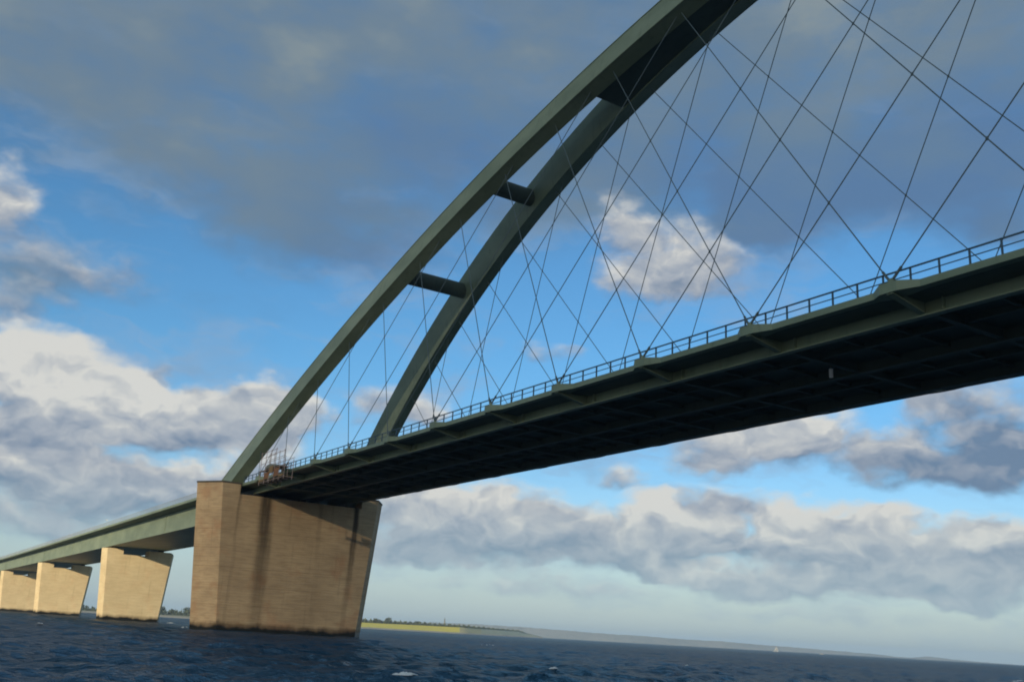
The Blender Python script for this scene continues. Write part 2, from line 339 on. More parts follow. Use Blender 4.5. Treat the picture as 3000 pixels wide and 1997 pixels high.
# ------------------------------------------------------------------ main span
X0, SP, XM = 120.4915, 10.7832, 116.947
stations = [X0 - SP*i for i in range(10, -11, -1)]           # 12.7 .. 228.3
XE0, XE1 = -3.9, 2*XM + 3.9
Q = dict(yf=10.70, zf=20.554, rise=40.247, yc=1.42, d=3.023, b=1.68, Xf=-2.17, S=238.234, k4=-.0283, de=3.933)
AL = math.atan2(Q['yf']-Q['yc'], Q['rise'])
def arch_pt(x):
    u = (x-Q['Xf']-Q['S']/2)/(Q['S']/2); z = Q['zf'] + Q['rise']*(1-u*u)*(1+Q['k4']*u*u)
    return z, Q['yf'] - (z-Q['zf'])*math.tan(AL), u
def arch_corner(x, side, ex, out):
    z, y, u = arch_pt(x); e = .05; dzdx = (arch_pt(x+e)[0]-arch_pt(x-e)[0])/(2*e)
    n = Vector((-dzdx, 1, 0)).normalized(); h = Q['d']/2 + (Q['de']-Q['d'])/2*min(abs(u), 1)**2
    s = side
    return Vector((x, s*y, z)) + Vector((n.x, -s*math.sin(AL)*n.y, math.cos(AL)*n.y))*h*ex + Vector((0, s*math.cos(AL), math.sin(AL)))*(Q['b']/2*out)
bridge = thing('arch_bridge', 'large green steel network arch bridge spanning the water from the big brown pier', 'bridge', (XM, 0, 20.45))
BO = Vector((XM, 0, 20.45))
def part(name, me, parent=bridge, kind=None, loc=None):
    return link(name, me, parent, loc if loc is not None else -BO, kind)
xs_ = np.linspace(Q['Xf']+.3, Q['Xf']+Q['S']-.3, 90)
for side in (-1, 1):
    g = B(); n = len(xs_); V = []
    for x in xs_: V += [arch_corner(x, side, 1, 1), arch_corner(x, side, -1, 1), arch_corner(x, side, -1, -1), arch_corner(x, side, 1, -1)]
    F = [(i*4+q, i*4+(q+1) % 4, i*4+4+(q+1) % 4, i*4+4+q) for i in range(n-1) for q in range(4)] + [(0, 1, 2, 3), (n*4-1, n*4-2, n*4-3, n*4-4)]
    g.add(V, F); part('arch', g.me('arch', m_steel))
    # narrow flange lips along the two outer edges of the box
    for ex in (1, -1):
        g = B(); V = []
        for x in xs_:
            c = arch_corner(x, side, ex, 1); tv = Vector((0, side*math.cos(AL), math.sin(AL))); nv = (arch_corner(x, side, 1, 1)-arch_corner(x, side, -1, 1)).normalized()
            V += [c - nv*ex*.07 + tv*.07, c - nv*ex*.0 + tv*.07, c + nv*ex*.03 + tv*.0, c - nv*ex*.07 - tv*.01]
        g.add(V, [(i*4+q, i*4+(q+1) % 4, i*4+4+(q+1) % 4, i*4+4+q) for i in range(n-1) for q in range(4)] + [(0, 1, 2, 3), (n*4-1, n*4-2, n*4-3, n*4-4)])
        part('flange_lip', g.me('flange_lip', m_steel))
for side in (-1, 1):
    for xc in np.linspace(8, Q['S']-12, 21):
        g = B(); V = []
        for x in (xc-.07, xc+.07):
            for ex, out in ((1, 1), (-1, 1), (-1, -1), (1, -1)):
                c0 = arch_corner(x, side, 1.006*ex, 1.012*out); V.append(c0)
        g.add(V, [(0, 1, 5, 4), (1, 2, 6, 5), (2, 3, 7, 6), (3, 0, 4, 7), (3, 2, 1, 0), (4, 5, 6, 7)])
        part('seam_band', g.me('seam_band', m_steel))
# round cross members and the closed crown between the two arches
for xc in (43.9, 61.9, 2*XM-61.9, 2*XM-43.9):
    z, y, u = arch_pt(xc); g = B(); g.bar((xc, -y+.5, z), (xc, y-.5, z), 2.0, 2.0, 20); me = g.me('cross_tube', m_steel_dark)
    part('cross_tube', me)
g = B(); V = []; xs2 = np.linspace(80.2, 2*XM-80.2, 44)
for x in xs2:
    lo0, lo1 = arch_corner(x, -1, -.9, -.98), arch_corner(x, 1, -.9, -.98); hi0, hi1 = arch_corner(x, -1, .7, -.98), arch_corner(x, 1, .7, -.98)
    V += [lo0, lo1, hi1, hi0]
n = len(xs2)
g.add(V, [(i*4+q, i*4+(q+1) % 4, i*4+4+(q+1) % 4, i*4+4+q) for i in range(n-1) for q in range(4)] + [(0, 1, 2, 3), (n*4-1, n*4-2, n*4-3, n*4-4)])
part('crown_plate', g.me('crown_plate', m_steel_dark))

# deck
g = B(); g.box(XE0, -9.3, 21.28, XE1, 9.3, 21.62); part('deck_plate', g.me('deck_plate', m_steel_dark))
g = B(); g.box(XE0, -8.6, 21.624, XE1, 8.6, 21.70); part('road_surface', g.me('road_surface', m_asphalt))
for side in (-1, 1):
    dzf = 0 if side < 0 else -.14
    g = B(); V = []; path = []
    def pt(x, yo, zb, zt): path.append((x, yo, zb, zt))
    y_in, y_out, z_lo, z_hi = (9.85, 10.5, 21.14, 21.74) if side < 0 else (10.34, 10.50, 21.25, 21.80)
    pt(XE0, y_in, 21.25, 21.66)
    for x in stations:
        if x < 9: continue
        pt(x-1.5, y_in, 21.25, 21.66); pt(x-.62, y_out, z_lo, z_hi); pt(x+.50, y_out, z_lo, z_hi); pt(x+1.55, y_in, 21.25, 21.66)
    pt(XE1, y_in, 21.25, 21.66)
    for x, yo, zb, zt in path:
        V += [(x, side*9.302, zb+dzf), (x, side*yo, zb+dzf), (x, side*yo, zt+dzf), (x, side*9.302, zt+dzf)]
    n = len(path)
    g.add(V, [(i*4+q, i*4+(q+1) % 4, i*4+4+(q+1) % 4, i*4+4+q) for i in range(n-1) for q in range(4)] + [(0, 1, 2, 3), (n*4-1, n*4-2, n*4-3, n*4-4)])
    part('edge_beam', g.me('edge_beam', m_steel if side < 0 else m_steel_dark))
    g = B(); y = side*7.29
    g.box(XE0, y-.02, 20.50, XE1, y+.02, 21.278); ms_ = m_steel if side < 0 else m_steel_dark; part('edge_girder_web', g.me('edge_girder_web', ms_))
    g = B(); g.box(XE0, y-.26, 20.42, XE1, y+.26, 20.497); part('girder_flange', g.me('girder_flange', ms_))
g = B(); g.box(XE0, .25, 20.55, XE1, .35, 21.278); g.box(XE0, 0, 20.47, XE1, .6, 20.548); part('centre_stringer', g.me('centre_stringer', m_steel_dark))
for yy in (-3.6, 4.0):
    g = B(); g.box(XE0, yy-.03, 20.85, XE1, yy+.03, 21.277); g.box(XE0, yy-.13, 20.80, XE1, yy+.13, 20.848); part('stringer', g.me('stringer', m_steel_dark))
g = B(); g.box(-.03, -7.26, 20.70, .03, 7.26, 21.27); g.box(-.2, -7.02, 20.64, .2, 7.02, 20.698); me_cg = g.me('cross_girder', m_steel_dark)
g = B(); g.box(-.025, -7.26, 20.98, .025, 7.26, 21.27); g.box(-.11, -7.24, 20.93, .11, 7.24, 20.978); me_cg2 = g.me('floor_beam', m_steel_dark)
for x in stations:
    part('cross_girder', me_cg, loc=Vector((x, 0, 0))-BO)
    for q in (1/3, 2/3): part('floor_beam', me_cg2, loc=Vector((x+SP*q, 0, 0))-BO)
me_br = {}
for s in (-1, 1):
    z0, yt_ = (0, 10.32) if s < 0 else (0.02, 10.0)
    g = B(); g.prism([(s*yt_, 21.12+z0), (s*7.32, 20.56), (s*7.32, 21.272), (s*9.25, 21.272), (s*yt_, 21.20+z0)], 0, -.02, .02)
    me_web = g.me('bracket', m_steel)
    g = B(); g.bar((0, s*(yt_+.08), 21.10+z0), (0, s*7.56, 20.54), .42, .06, 4, ref=(0, 0, 1)); me_fl = g.me('bracket_flange', m_steel)
    g = B(); g.box(-.02, s*7.315, 20.52, .02, s*7.60, 21.26); me_st = g.me('web_stiffener', m_steel)
    g = B(); g.prism([(s*10.32, 21.745+z0), (s*10.14, 21.745+z0), (s*10.19, 22.04+z0), (s*10.27, 22.04+z0)], 0, -.16, .16); me_lug = g.me('hanger_lug', m_steel)
    me_br[s] = (me_web, me_fl, me_st, me_lug)
    for x in stations:
        w = part('bracket', me_web, loc=Vector((x, 0, 0))-BO)
        link('bracket_flange', me_fl, w)
        part('web_stiffener', me_st, loc=Vector((x+1.3, 0, 0))-BO)
        part('hanger_lug', me_lug, loc=Vector((x, 0, 0))-BO)
# railings
me_post = B().box(-.045, -.045, 0, .045, .045, .93).me('post', m_rail)
for side in (-1, 1):
    dzf = 0 if side < 0 else -.14; y = side*9.72
    g = B(); g.box(XE0, y-.045, 22.52+dzf, XE1, y+.045, 22.60+dzf); g.box(XE0, y-.025, 22.10+dzf, XE1, y+.025, 22.15+dzf)
    rail = part('railing', g.me('railing', m_rail))
    x = X0 + SP/12 - math.floor((X0-XE0)/(SP/6))*SP/6
    while x < XE1:
        link('post', me_post, rail, (x, y, 21.661+dzf)); x += SP/6
# hangers: two from every bracket, leaning both ways at the same slope
KS = .745
me_h = B(); me_h.bar((0, 0, 0), (0, 0, 1), .074, .074, 8); me_h = me_h.me('hanger', m_cable, True)
sock = B(); sock.bar((0, 0, 0), (0, 0, .8), .15, .15, 8); me_s = sock.me('hanger_socket', m_cable)
fam = {-1: [], 1: []}
for side in (-1, 1):
    z0 = 21.98 if side < 0 else 21.85
    yb = side*10.23
    for x in stations:
        for dirx in (-1, 1):
            best = None
            for xx in np.linspace(x, x+dirx*45, 900):
                if not (Q['Xf'] < xx < Q['Xf']+Q['S']): continue
                c = (arch_corner(xx, side, -1, 1)+arch_corner(xx, side, -1, -1))/2
                dx = abs(c.x-x); e = dx - KS*(c.z-z0)
                if best is None or abs(e) < best[0]: best = (abs(e), c)
            c = best[1]; a = Vector((x + dirx*.15, yb, z0))
            if best[0] > .3 or (c-a).length < 2.2: continue
            c = c + (c-a).normalized()*.05
            o = part('hanger', me_h, loc=a-BO); d = c-a
            o.rotation_mode = 'QUATERNION'; o.rotation_quaternion = d.to_track_quat('Z', 'Y'); o.scale = (1, 1, d.length)
            s1 = link('hanger_socket', me_s, o, (0, 0, 0)); s1.scale = (1, 1, 1/d.length)
            fam[side].append((a, c, dirx))
g = {-1: B(), 1: B()}
for side in (-1, 1):
    H = fam[side]
    for a, c, dx in H:
        if dx > 0: continue
        for a2, c2, dx2 in H:
            if dx2 < 0: continue
            d1 = c-a; d2 = c2-a2; den = d1.x*d2.z - d1.z*d2.x
            t1 = ((a2.x-a.x)*d2.z - (a2.z-a.z)*d2.x)/den; t2 = ((a2.x-a.x)*d1.z - (a2.z-a.z)*d1.x)/den
            if .04 < t1 < .98 and .04 < t2 < .98:
                p_ = a + d1*t1; m_ = .11
                g[side].add([p_+Vector((sx*.12, sy*.09, sz*.16)) for sx, sy, sz in ((-1,0,0),(1,0,0),(0,-1,0),(0,1,0),(0,0,-1),(0,0,1))], [(0,2,5),(2,1,5),(1,3,5),(3,0,5),(2,0,4),(1,2,4),(3,1,4),(0,3,4)])
    part('hanger_clamps', g[side].me('hanger_clamps', m_cable), kind='stuff')

# ------------------------------------------------------------------ piers
def ring(pr, z, end=None):
    yb, yt, zt, w, nb, nt = pr; f = max(z, -3)/zt; ys = yb + (yt-yb)*f; n = nb + (nt-nb)*f
    return ys, n, w
def hexa(pr, z, inset=0.0, cut=None):
    # cut = (y, keep): keep only the part beyond y
    ys, n, w = ring(pr, z); w -= inset; ys -= inset*.6; n -= inset*.6
    if cut is None: return [(0, -ys-n, z), (w, -ys, z), (w, ys, z), (0, ys+n, z), (-w, ys, z), (-w, -ys, z)]
    y0, s = cut
    return [(0, s*(ys+n), z), (w, s*ys, z), (w, y0, z), (-w, y0, z), (-w, s*ys, z)]
def loft(rings):
    g = B(); n = len(rings[0]); V = [v for r_ in rings for v in r_]
    F = [(i*n+q, i*n+(q+1) % n, (i+1)*n+(q+1) % n, (i+1)*n+q) for i in range(len(rings)-1) for q in range(n)]
    F += [tuple(range(n-1, -1, -1)), tuple(range((len(rings)-1)*n, len(rings)*n))]
    return g.add(V, F)
def round_cut(pr, za, zb_, cut, r_=.55):
    s = cut[1]; R_ = [hexa(pr, za, 0, cut), hexa(pr, zb_-r_, 0, cut)]
    for f in (.35, .7, 1.0):
        z = zb_-r_+r_*math.sin(f*math.pi/2); k_ = r_*(1-math.cos(f*math.pi/2)); q = hexa(pr, z, 0, cut)
        q[0] = (q[0][0], q[0][1]-s*k_, z); q[1] = (q[1][0], q[1][1]-s*k_*.8, z); q[4] = (q[4][0], q[4][1]-s*k_*.8, z); R_.append(q)
    return loft(R_)
PM = (10.97, 12.9, 21.69, 4.26, 2.69, 2.69)
def main_pier(x, label, cat='pier', group=None):
    t_ = thing('bridge_pier', label, cat, (x, 0, 0), 0, group)
    cuts = [-3, 1.0, 3.72, 6.45, 9.17, 11.9, 14.62, 17.35, 20.02]
    for a, b_ in zip(cuts[:-1], cuts[1:]):
        link('concrete_lift', loft([hexa(PM, a), hexa(PM, b_-.05)]).me('concrete_lift', m_conc_main), t_)
        if b_ < 20: link('lift_joint', loft([hexa(PM, b_-.051, .05), hexa(PM, b_+.001, .05)]).me('lift_joint', m_conc_main), t_)
    for s in (-1, 1):
        link('arch_seat', loft([hexa(PM, 19.96, 0, (s*10.05, s)), hexa(PM, 21.45, 0, (s*10.05, s))]).me('arch_seat', m_conc_main), t_)
        R_ = []
        for z in (21.453, 21.70):
            q = hexa(PM, z, -.07, (s*10.0, s)); R_.append(q)
        link('coping', loft(R_).me('coping', m_cap), t_)
    me_b = B().box(-.45, -.5, 20.0, .45, .5, 20.42).me('bearing', m_dark)
    for yy in (-7.29, .3, 7.29): link('bearing', me_b, t_, (3.0, yy, 0))
    return t_
main_pier(0, 'massive brown concrete pier carrying the foot of the arch, water stained')
P2 = (6.335, 7.73, 16.54, 2.33, .92, .92)
def side_pier(x, zt, label, group):
    t_ = thing('bridge_pier', label, 'pier', (x, 0, 0), 0, group)
    nz = zt - 1.3
    cuts = [-3, 1.0, 3.72, 6.45, 9.17, 11.9, nz]
    for a, b_ in zip(cuts[:-1], cuts[1:]):
        link('concrete_lift', loft([hexa(P2, a), hexa(P2, b_-.03 if b_ < nz else b_)]).me('concrete_lift', m_conc), t_)
        if b_ < nz: link('lift_joint', loft([hexa(P2, b_-.031, .05), hexa(P2, b_+.001, .05)]).me('lift_joint', m_conc), t_)
    link('pedestal', round_cut(P2, nz-.01, zt, (-3.95, -1), .25).me('pedestal', m_conc), t_)
    link('pedestal', round_cut(P2, nz-.01, zt, (2.15, 1), .7).me('pedestal', m_conc), t_)
    zb_ = gz(x)
    me_b = B().box(-.6, -.6, zt-.005, .6, .6, zb_-.26).me('bearing', m_dark)
    for yy in (-5.9, 5.3): link('bearing', me_b, t_, (0, yy, 0))
def gz(x):   # underside of the approach girder
    x = max(min(x, 0), -500); return 17.8 + .0056*x + 5.5e-6*x*x
LP = 105.51
side_pier(-LP, 16.68, 'sunlit pale concrete pier, first one left of the big brown pier', 'pale piers of the approach bridge')
side_pier(-2*LP, 16.22, 'sunlit pale concrete pier, second one left of the big brown pier', 'pale piers of the approach bridge')
side_pier(-3*LP, 15.95, 'pale concrete pier cut off by the left edge of the photo', 'pale piers of the approach bridge')

for q_ in (4, 5, 6):
    side_pier(-q_*LP, 15.8, 'pale concrete pier further along the approach, beyond the left edge of the photo', 'pale piers of the approach bridge beyond the frame')
# ------------------------------------------------------------------ approach bridge
appr = thing('approach_bridge', 'long pale green box girder bridge on low piers running off to the left', 'bridge', (-300, 0, 17))
AO = Vector((-300, 0, 17)); xa = list(np.linspace(-742, -3.95, 72))
def strip(name, prof, mat, kind=None, parent=None, xs__=None):
    xs__ = xs__ or xa; g = B(); V = []; n = len(prof)
    for x in xs__: V += [(x, y, gz(x)+z) for y, z in prof]
    F = [(i*n+q, i*n+(q+1) % n, (i+1)*n+(q+1) % n, (i+1)*n+q) for i in range(len(xs__)-1) for q in range(n)] + [tuple(range(n-1, -1, -1)), tuple(range((len(xs__)-1)*n, len(xs__)*n))]
    g.add(V, F); return link(name, g.me(name, mat), parent or appr, -AO if parent is None else (0, 0, 0), kind)
strip('box_girder', [(-7.15, -.17), (6.1, -.17), (6.1, 3.62), (-7.15, 3.62)], m_steel)
for ya in (-7.37, 5.7): strip('girder_flange', [(ya, -.25), (ya+.6, -.25), (ya+.6, -.173), (ya, -.173)], m_steel)
strip('deck_plate', [(-9.0, 3.623), (9.0, 3.623), (9.0, 3.95), (-9.0, 3.95)], m_steel_dark)
strip('road_surface', [(-8.4, 3.954), (8.4, 3.954), (8.4, 4.02), (-8.4, 4.02)], m_asphalt)
for s in (-1, 1):
    strip('edge_beam', [(s*9.002, 3.66), (s*9.50, 3.66), (s*9.50, 4.12), (s*9.002, 4.12)], m_steel)
    rl = strip('railing', [(s*9.38, 4.92), (s*9.46, 4.92), (s*9.46, 4.99), (s*9.38, 4.99)], m_rail2)
    g = B(); x = -4.8
    while x > -741:
        z = gz(x); g.box(x-.03, s*9.42-.03, z+4.122, x+.03, s*9.42+.03, z+4.918); x -= 1.2
    for zz in (4.35, 4.62):
        for a, c in zip(xa[:-1], xa[1:]): g.bar((a, s*9.42, gz(a)+zz), (c, s*9.42, gz(c)+zz), .05)
    link('baluster', g.me('baluster', m_rail2), rl, (0, 0, 0), 'stuff')
for xx in [-105.51*q for q in (1, 2, 3)] + [-105.51*q-52 for q in (0, 1, 2, 3)]:
    z = gz(xx); me_sp = B(); me_sp.box(xx-.12, -7.21, z-.1, xx+.12, -7.153, z+3.5); part('splice_plate', me_sp.me('splice_plate', m_steel), appr, loc=-AO)

# ------------------------------------------------------------------ land
def azr(a, r_): return CAM.x + r_*math.cos(rad(a)), CAM.y + r_*math.sin(rad(a))
def lerp(t_, x): xs3 = [q[0] for q in t_]; return float(np.interp(x, xs3, [q[1] for q in t_]))
D1 = sorted([(180, 1700), (170, 1350), (165, 1200), (156, 1300), (150, 1500), (148, 1900), (145.6, 2500)])
Z1 = sorted([(180, 2.5), (166, 3.0), (160, 6.0), (156, 8.0), (151, 9.8), (148.5, 11.0), (147, 12.0), (145.6, .2)])
def d0(a): return lerp(D1, a)
def zf(a): return lerp(Z1, a)
azs = np.linspace(180, 145.6, 200)
def land(name, rows, mat, azs_=azs):
    V = []; nrw = len(rows)
    for a in azs_:
        for f in rows: dd_, z = f(a); x, y = azr(a, d0(a)+dd_); V.append((x, y, z))
    F = [(i*nrw+q, i*nrw+q+1, (i+1)*nrw+q+1, (i+1)*nrw+q) for i in range(len(azs_)-1) for q in range(nrw-1)]
    me_ = mesh(name, V, F, mat, True); return link(name, me_, kind='structure')
def ground(name, c1, c2, c3, sc=.02):
    m, t, b, o = new_mat(name); p = pos(t)
    a_ = t.noise(p, sc, 5, .6); c_ = t.noise(p, sc*6, 3, .6)
    c = t.mix(t.mr(a_, .35, .65), c1, c2); c = t.mix(t.mr(c_, .5, .75), c, c3); t.put(b.inputs['Base Color'], c); b.inputs['Roughness'].default_value = .95; return m
m_beach = ground('beach_sand', (.42, .38, .28), (.34, .31, .24), (.22, .22, .15))
m_rape = ground('rapeseed', (.80, .66, .05), (.70, .60, .07), (.50, .50, .09), .012)
m_stub = ground('stubble', (.52, .46, .20), (.44, .40, .20), (.38, .34, .16))
m_mead = ground('dry_meadow', (.46, .46, .30), (.40, .42, .27), (.30, .34, .20))
m_farm = ground('farmland', (.16, .18, .07), (.24, .22, .12), (.10, .13, .05))
m_hill = ground('far_land', (.26, .29, .28), (.32, .33, .30), (.17, .20, .19), .006)  # pale blue-grey, some of the distance haze is put into this colour
_n = lambda a: math.sin(a*7.3)*.5+math.sin(a*17.1+1)*.3+math.sin(a*41+2)*.2
land('beach', [lambda a: (-40, -1.2), lambda a: (0, .1), lambda a: (16+4*_n(a), 1.3), lambda a: (40, 1.9)], m_beach)
az_f = azs[(azs < 158.5) & (azs > 150.2)]; az_l = azs[(azs >= 158.3)]; az_g = azs[(azs <= 149.18)]; az_s = azs[(azs <= 150.38) & (azs > 149.0)]
land('rapeseed_field', [lambda a: (40, 1.9), lambda a: (110, 1.9+(zf(a)-1.9)*.62), lambda a: (170, zf(a))], m_rape, az_f)
land('meadow', [lambda a: (40, 1.9), lambda a: (110, 1.9+(zf(a)-1.9)*.62), lambda a: (170, zf(a))], m_mead, az_g)
land('stubble_field', [lambda a: (40, 1.9), lambda a: (110, 1.9+(zf(a)-1.9)*.62), lambda a: (170, zf(a))], m_stub, az_s)
land('pasture', [lambda a: (40, 1.9), lambda a: (170, zf(a))], m_farm, az_l)
land('farmland', [lambda a: (170, zf(a)), lambda a: (240, zf(a)+.8+.4*_n(a)), lambda a: (600, zf(a)*1.1+2), lambda a: (1300, -1)], m_farm)
g = B(); g.prism([(-75, -1.2), (75, -1.2), (22, 15.6), (-22, 15.6)], 0, -1700, -728)
link('causeway', g.me('causeway', m_farm), kind='structure')
# far coast
L2 = sorted([(158, .30), (154, .40), (151.4, .47), (149.3, .50), (147.4, .50), (145.8, .47), (143.5, .42), (142.4, .39), (139.8, .37), (137.9, .32), (135.8, .33), (134.5, .29), (130.7, .19), (128, .12), (127, .05), (126.2, .04), (125.4, .15), (124.8, .12), (124.1, .06), (122, .0), (118, -.02)])
def r_far(a): return lerp([(118, 6300), (130, 5600), (140, 4800), (158, 4200)], a)
def far_h(a): return CAM.z + (r_far(a)+160)*math.tan(rad(lerp(L2, a)))
V = []; az2 = np.linspace(158, 121.5, 700); rsd = np.random.RandomState(5); jit = np.convolve(rsd.rand(720), np.ones(4)/4, 'same')
for q, a in enumerate(az2):
    h = far_h(a); r_ = r_far(a); j_ = (jit[q]-.5)*3.6*min(1, max(h, 0)/8)
    for f, z in ((0, -1.2), (14, .6), (60, max(h*.35, .3)), (160, max(h+j_, .2)), (420, max(h*.7, .2)), (900, -1.2)):
        x, y = azr(a, r_+f); V.append((x, y, z))
me_ = mesh('far_coast', V, [(i*6+q, i*6+q+1, (i+1)*6+q+1, (i+1)*6+q) for i in range(len(az2)-1) for q in range(5)], m_hill)
link('far_coast', me_, kind='structure')

# leaf clumps for hedges and trees
def leafmat(name, c1, c2):
    m, t, b, o = new_mat(name); oi = t.n.new('ShaderNodeNewGeometry').outputs['Random Per Island']
    t.put(b.inputs['Base Color'], t.mix(oi, c1, c2)); b.inputs['Roughness'].default_value = .8; return m
m_leaf = leafmat('foliage', (.045, .060, .022), (.10, .115, .04)); m_leaf2 = leafmat('foliage_dark', (.03, .045, .02), (.07, .085, .035))
m_bark = flat('bark', (.05, .04, .03), (.09, .07, .05), 2)
def clump(g, c, s, rg):
    nrm = Vector(rg.normal(size=3)).normalized(); u = nrm.orthogonal().normalized(); v = nrm.cross(u); c = Vector(c); a = rg.uniform(0, 6.28)
    q = [c + (u*math.cos(a+w_)+v*math.sin(a+w_))*s*rg.uniform(.6, 1.2) for w_ in (0, 1.4, 2.9, 4.5)]
    g.V += [tuple(p_) for p_ in q]; k_ = len(g.V)-4; g.F.append((k_, k_+1, k_+2, k_+3))
rg = np.random.RandomState(11)
def hedge(name, label, a0, a1, off, hts, n, mat, spread=14):
    g = B(); ht = sorted(hts)
    for _ in range(n):
        a = rg.uniform(a0, a1); dd_ = off + rg.uniform(-spread, spread); x, y = azr(a, d0(a)+dd_); H_ = lerp(ht, a)*(.65+.35*math.sin(a*23)+.25*math.sin(a*61+1))
        base = zf(a) if off >= 170 else 1.9+(zf(a)-1.9)*(off-40)/130
        clump(g, (x, y, base+rg.uniform(-.2, max(H_, .8))), rg.uniform(.9, 1.9), rg)
    o = link(name, mesh(name, g.V, g.F, mat), kind='stuff'); o['label'] = label; o['category'] = 'hedge'
hedge('hedgerow', 'low olive hedgerow along the top of the yellow field', 146.6, 158.4, 178, [(146, 1.5), (148, 2.5), (150, 3.6), (152.6, 4.5), (154, 4.6), (156, 4.2), (158.5, 5)], 5200, m_leaf)
hedge('woodland', 'dark row of trees and bushes seen low between the piers', 158.4, 176, 178, [(158, 5), (164.8, 8.5), (165.2, 6.5), (166.3, 8.0), (167, 4.5), (169.6, 4.5), (170.3, 8), (171, 6), (176, 7)], 6500, m_leaf2)
me_tr = None
def tree(a, off, h, w, label, grp='trees on the far shore'):
    x, y = azr(a, d0(a)+off); zb_ = zf(a)+.2
    t_ = thing('tree', label, 'tree', (x, y, zb_), 0, grp)
    g = B(); g.bar((0, 0, -.5), (.1, 0, h*.55), .5, .5, 8); g.bar((.1, 0, h*.4), (w*.2, .3, h*.7), .25, .25, 6); g.bar((.1, 0, h*.35), (-w*.2, -.2, h*.68), .22, .22, 6)
    link('trunk', g.me('trunk', m_bark), t_)
    g = B(); cs = [(rg.uniform(-.25, .25)*w, rg.uniform(-.25, .25)*w, h*rg.uniform(.45, .78), rg.uniform(.26, .4)*w) for _ in range(6)]
    for _ in range(520):
        c = cs[rg.randint(6)]; d = Vector(rg.normal(size=3)).normalized()*c[3]*rg.uniform(.5, 1.0)**.5
        zz = min(c[2]+d.z*.9, h); clump(g, (c[0]+d.x, c[1]+d.y, zz), rg.uniform(.35, .8), rg)
    link('crown', mesh('crown', g.V, g.F, m_leaf2), t_)
for a, off, h, w, lb in [(154.30, 190, 8.6, 11, 'rounded dark tree standing tallest above the hedge beyond the yellow field'),
        (154.95, 186, 6.0, 8, 'small bushy tree between the rounded dark tree and the big pier'),
        (155.55, 184, 4.6, 7, 'low tree next to the right edge of the big pier'),
        (152.60, 190, 5.4, 9, 'broad low tree halfway between the rounded tree and the slim tower'),
        (166.30, 185, 11.0, 8, 'tall dark tree seen beside the right edge of the nearest pale pier'),
        (165.05, 185, 10.5, 10, 'dark tree seen close to the left edge of the big brown pier'),
        (165.75, 188, 7.6, 7, 'smaller tree between the two dark trees right of the nearest pale pier'),
        (170.25, 185, 10.5, 7, 'dark tree seen in the gap between the two pale piers')]:
    tree(a, off, h, w, lb)
# tower
x, y = azr(151.14, d0(151.14)+195); tz = zf(151.14)
lh = thing('lighthouse', 'slender dark tower rising above the hedge beyond the yellow field', 'tower', (x, y, tz))
g = B(); R_ = []
for z, r_ in ((0, 2.1), (3.2, 1.5), (6, 1.1), (9, .75), (10.5, .62)): R_.append([(r_*math.cos(q*math.pi/6), r_*math.sin(q*math.pi/6), z) for q in range(12)])
link('shaft', loft(R_).me('shaft', m_tarp), lh)
link('gallery', loft([[(1.15*math.cos(q*math.pi/6), 1.15*math.sin(q*math.pi/6), z) for q in range(12)] for z in (10.5, 10.8)]).me('gallery', m_cap), lh)
link('lantern', loft([[(r_*math.cos(q*math.pi/6), r_*math.sin(q*math.pi/6), z) for q in range(12)] for z, r_ in ((10.8, .6), (12.2, .6), (12.9, .1), (14.2, .05))]).me('lantern', m_cap), lh)

# ------------------------------------------------------------------ boats
def hull(L, W, H_):
    R_ = []
    for f, w, lo in ((-.5, .6, .25), (-.2, 1, 0), (.15, .95, 0), (.38, .5, .15), (.5, .03, .35)):
        R_.append([(f*L, -W/2*w, H_), (f*L, -W/2*w*.6, H_*lo-.25), (f*L, W/2*w*.6, H_*lo-.25), (f*L, W/2*w, H_)])
    return loft(R_)
x, y = azr(132.97, 1750)
sb = thing('sailboat', 'small sailboat with white sails in front of the far coast', 'sailboat', (x, y, 0), rad(60))
link('hull', hull(9, 2.9, 1.1).me('hull', m_sail), sb)
link('mast', B().bar((.6, 0, 1), (.6, 0, 9.2), .15, .15, 8).me('mast', m_rail), sb)
link('sail', B().add([(.5, 0, 2), (-3.6, .5, 2), (.5, 0, 9), (.45, .06, 2), (-3.6, .56, 2), (.45, .06, 9), (-1.3, .55, 4.6), (-1.3, .61, 4.6)], [(0, 1, 6), (0, 6, 2), (1, 2, 6) if False else (3, 7, 4), (3, 5, 7)]).me('sail', m_sail), sb)
link('jib', B().add([(.7, 0, 8.2), (4.2, 0, 1.4), (.9, .6, 1.8), (.7, .05, 8.2), (4.2, .05, 1.4), (.9, .65, 1.8)], [(0, 1, 2), (3, 5, 4), (0, 3, 4, 1), (1, 4, 5, 2), (2, 5, 3, 0)]).me('jib', m_sail), sb)
x, y = azr(130.62, 1700)
mb = thing('motorboat', 'tiny white motorboat low on the water at right', 'motorboat', (x, y, 0), rad(50))
link('hull', hull(6.5, 2.4, .9).me('hull', m_sail), mb)
link('cabin', B().prism([(-1.8, .87), (1.3, .87), (.7, 1.7), (-1.6, 1.8)], 1, -1.0, 1.0).me('cabin', m_sail), mb)
link('windscreen', B().bar((1.15, -.7, 1.25), (1.15, .7, 1.25), .4, .1).me('windscreen', m_dark), mb)

